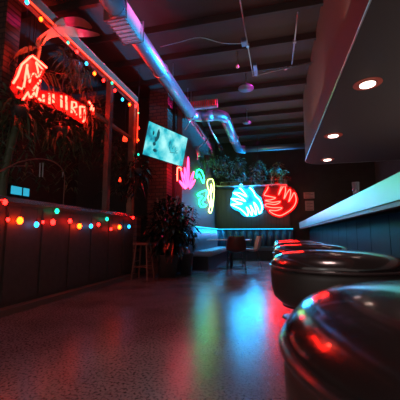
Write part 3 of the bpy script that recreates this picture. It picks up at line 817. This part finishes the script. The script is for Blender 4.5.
palm(-4.25, 3.9, 1.5, 'feathery palm with thin red-edged fronds below the arched neon sign', [
    [(-4.25, 3.9, 1.7)] + fr((20, 125, -3.5), (38, 106, -3.3), (56, 92, -3.2)),
    [(-4.25, 3.9, 1.7)] + fr((8, 110, -3.5), (22, 85, -3.25), (42, 73, -3.2), (56, 75, -3.15)),
    [(-4.25, 3.9, 1.7)] + fr((2, 120, -3.4), (-2, 105, -3.3)),
    [(-4.25, 3.9, 1.7)] + fr((40, 130, -3.5), (66, 122, -3.3), (84, 132, -3.2))], rg)
stand = thing('plant_stand', (-4.25, 3.9, 0), 'dark wooden stand carrying the feathery palm behind the divider', 'stand')
obj('top', box2(B(), (-4.45, 3.7, 1.46), (-4.05, 4.1, 1.5)), 'dark_wood', stand)
for a in (-1, 1):
    for b in (-1, 1): obj('leg', box2(B(), (-4.25+a*.17-.02, 3.9+b*.17-.02, 0), (-4.25+a*.17+.02, 3.9+b*.17+.02, 1.46)), 'dark_wood', stand)
for (px, py, X, R, s, lab) in [(60, 132, -3.3, (.3, .45, .22), 31, 'bushy basket of red-lit leaves hanging below the arched red sign'),
        (96, 118, -3.25, (.22, .4, .42), 32, 'tall bushy basket of leaves right of the arched red sign'),
        (112, 150, -3.3, (.2, .5, .35), 33, 'trailing basket of leaves near the end of the high beam'),
        (20, 112, -3.4, (.25, .35, .25), 34, 'trailing basket of leaves under the diamond neon sign'),
        (76, 66, -3.3, (.2, .4, .2), 35, 'small leafy basket hanging just under the high beam')]:
    p = at(px, py, X=X)
    hanging_plant(tuple(p), R, 150, .2, .035, 'leaf', lab, CZ, s, trail=.9, group='hanging baskets over the divider')

# arching bent-cane frame (thin curved loops) above the rail
t = thing('cane_arch', at(0, 172, X=-3.2), 'thin reddish bent-cane arches standing behind the metal rail', 'ornament')
obj('hoop', tube(B(), smooth_path([at(a, b, X=-3.2) for a, b in [(-3, 174), (14, 164), (28, 160), (42, 159), (54, 162), (62, 169), (65, 178)]], 5), .009, 6), 'stool_wood', t, True)
obj('hoop', tube(B(), smooth_path([at(a, b, X=-3.25) for a, b in [(-4, 174), (6, 168), (18, 166), (32, 166)]], 5), .008, 6), 'stool_wood', t, True)
for xx in (40, 43, 63): obj('rod', tube(B(), [at(xx, 163 if xx < 50 else 172, X=-3.2), at(xx-.5, 177, X=-3.2)], .008, 6), 'conduit', t)
obj('upright', tube(B(), [at(64.8, 177, X=-3.2), (-3.2, at(64.8, 177, X=-3.2).y, 1.31)], .008, 6), 'stool_wood', t)

# small lit screen behind the rail and slatted chair back
XQ = -3.7
a, b = at(11.5, 185.5, X=XQ), at(29, 196.5, X=XQ)
t = thing('display_screen', (XQ, (a.y+b.y)/2, b.z), 'small cyan-lit two-pane screen behind the rail at far left', 'screen')
obj('housing', box2(B(), (XQ-.05, a.y-.02, b.z-.02), (XQ-.005, b.y+.02, a.z+.02)), 'blackmetal', t)
m_ = a.y+(b.y-a.y)*.62
obj('pane', box2(B(), (XQ-.005, a.y, b.z), (XQ, m_-.015, a.z)), 'pilot_screen', t)
obj('pane', box2(B(), (XQ-.005, m_+.015, b.z), (XQ, b.y, a.z)), 'pilot_screen', t)
obj('stand', tube(B(), [(XQ-.03, (a.y+b.y)/2, b.z), (XQ-.03, (a.y+b.y)/2, 0)], .02, 8), 'blackmetal', t)

# ------------------------------------------------------------------ wooden stool by the brick column
x, y = -2.62, 5.75
t = thing('wooden_stool', (x, y, 0), 'tall reddish wooden stool with splayed legs by the brick column', 'stool')
obj('seat', box2(B(), (x-.17, y-.17, .68), (x+.17, y+.17, .72), bev=.01), 'stool_wood', t)
for sx in (-1, 1):
    for sy in (-1, 1): obj('leg', tube(B(), [(x+sx*.11, y+sy*.11, .68), (x+sx*.17, y+sy*.17, 0)], .016, 8), 'stool_wood', t)
bm = B()
for s in (-1, 1):
    cyl(bm, (x-.15, y+s*.15, .25), (x+.15, y+s*.15, .25), .010, n=6); cyl(bm, (x+s*.145, y-.15, .35), (x+s*.145, y+.15, .35), .010, n=6)
obj('stretcher', bm, 'stool_wood', t)

# ------------------------------------------------------------------ lights
def light(kind, loc, energy, col, size=.3, target=None, name='room_lamp', spot=1.2):
    L = bpy.data.lights.new(name, kind); L.energy = energy; L.color = col
    if kind == 'AREA': L.size = size
    else: L.shadow_soft_size = size
    if kind == 'SPOT': L.spot_size = spot; L.spot_blend = .6
    o = bpy.data.objects.new(name, L); COL.objects.link(o); o.location = loc
    if target is not None: o.rotation_euler = (Vector(target)-Vector(loc)).to_track_quat('-Z', 'Y').to_euler()
    return o
# warm lamp over the near floor, then added fill lamps
light('SPOT', (-.1, 1.0, 3.6), 75, (1, .66, .62), .3, (-.42, 1.25, 0), spot=.8)
for y in (2.5, 5.5, 8.5): light('AREA', (.15, y, 3.2), 5, (1, .86, .80), 1.6, (.15, y, 9), 'cove_lamp')  # added mid-air fill that washes the ceiling, no fitting
light('POINT', (2.6, 5.0, 1.0), 30, (1, .84, .78), .1, name='back_bar_lamp')  # added fill hidden behind the counter, lifts soffit and right wall
light('POINT', (-4.4, 3.2, .8), 9, (.95, .95, .90), .1, name='patio_lamp')  # added fill hidden behind the half wall, lifts the dark left side
def strip(name, loc, sx, W_, col, target, spread, thick=.05):
    L = bpy.data.lights.new(name, 'AREA'); L.shape = 'RECTANGLE'; L.size = thick; L.size_y = sx; L.energy = W_; L.color = col; L.spread = spread
    o = bpy.data.objects.new(name, L); COL.objects.link(o); o.location = loc
    d = (Vector(target)-Vector(loc)).normalized(); z = -d; y = Vector((0, 1, 0)); y = (y-z*y.dot(z)).normalized(); x = y.cross(z)
    o.rotation_euler = Matrix((x, y, z)).transposed().to_euler()
strip('soffit_led_lamp', (.78, 7.0, 2.80), 7.4, 60, (.01, .42, 1), (-1.9, 7.0, 3.86), .42)  # added unseen strip that colours the duct cyan
L = bpy.data.lights.new('shelf_led_lamp', 'AREA'); L.shape = 'RECTANGLE'; L.size = 2.5; L.size_y = .05; L.energy = 5; L.color = (.01, .45, 1); L.spread = 1.0  # added cyan strip to light the rear duct run
o = bpy.data.objects.new('shelf_led_lamp', L); COL.objects.link(o); o.location = (-.2, 10.98, 3.05); o.rotation_euler = (PI+.45, 0, 0)
strip('soffit_led_lamp', (.78, 7.0, 4.10), 7.4, 22, (1, .03, .45), (-1.9, 7.0, 4.02), .16)  # added unseen strip for the pink edge on the duct
for nm, lc, sx, sy, rot in (('booth_strip_lamp', (XL+.30, 9.2, 1.07), .05, 4.0, (0, .5, 0)), ('booth_strip_lamp', (-.45, YB-.33, 1.07), 2.0, .05, (-.5, 0, 0))):
    L = bpy.data.lights.new(nm, 'AREA'); L.shape = 'RECTANGLE'; L.size = sx; L.size_y = sy; L.energy = 26 if sy > 1 else 2; L.color = (.0, .36, .85)
    o = bpy.data.objects.new(nm, L); COL.objects.link(o); o.location = lc; o.rotation_euler = rot
light('POINT', (-3.0, 3.4, 3.45), 32, (1, .05, .03), .05, name='sign_glow_lamp')  # added red lamp that strengthens the sign's light on the leaves
light('SPOT', (-.9, 10.6, 2.15), 200, (.02, .50, 1), .05, (.85, 7.2, 1.22), 'cyan_sign_lamp', .6)  # added cyan spot for the counter band, boosting the sign's own light
light('SPOT', (-2.05, 8.6, 2.25), 110, (.02, 1, .42), .05, (.85, 3.2, 1.22), 'green_sign_lamp', .30)  # added green spot for the near end of the counter band
light('SPOT', (-1.28, 7.75, 3.25), 34, (1, .78, .76), .05, (-.95, 8.0, .75), 'track_lamp', .5)  # added spot that brightens the table top
light('POINT', (-1.0, -1.1, 1.6), 9, (.95, 1, .95), .3, name='entrance_lamp')  # added fill behind the viewer for the half wall panels
W = bpy.data.worlds.new('world'); S.world = W; W.use_nodes = True
W.node_tree.nodes['Background'].inputs['Color'].default_value = (1.0, .80, .74, 1)
W.node_tree.nodes['Background'].inputs['Strength'].default_value = .36

S.view_settings.view_transform = 'Standard'; S.view_settings.look = 'None'; S.view_settings.gamma = 1; S.view_settings.exposure = 0
S.view_settings.use_curve_mapping = False
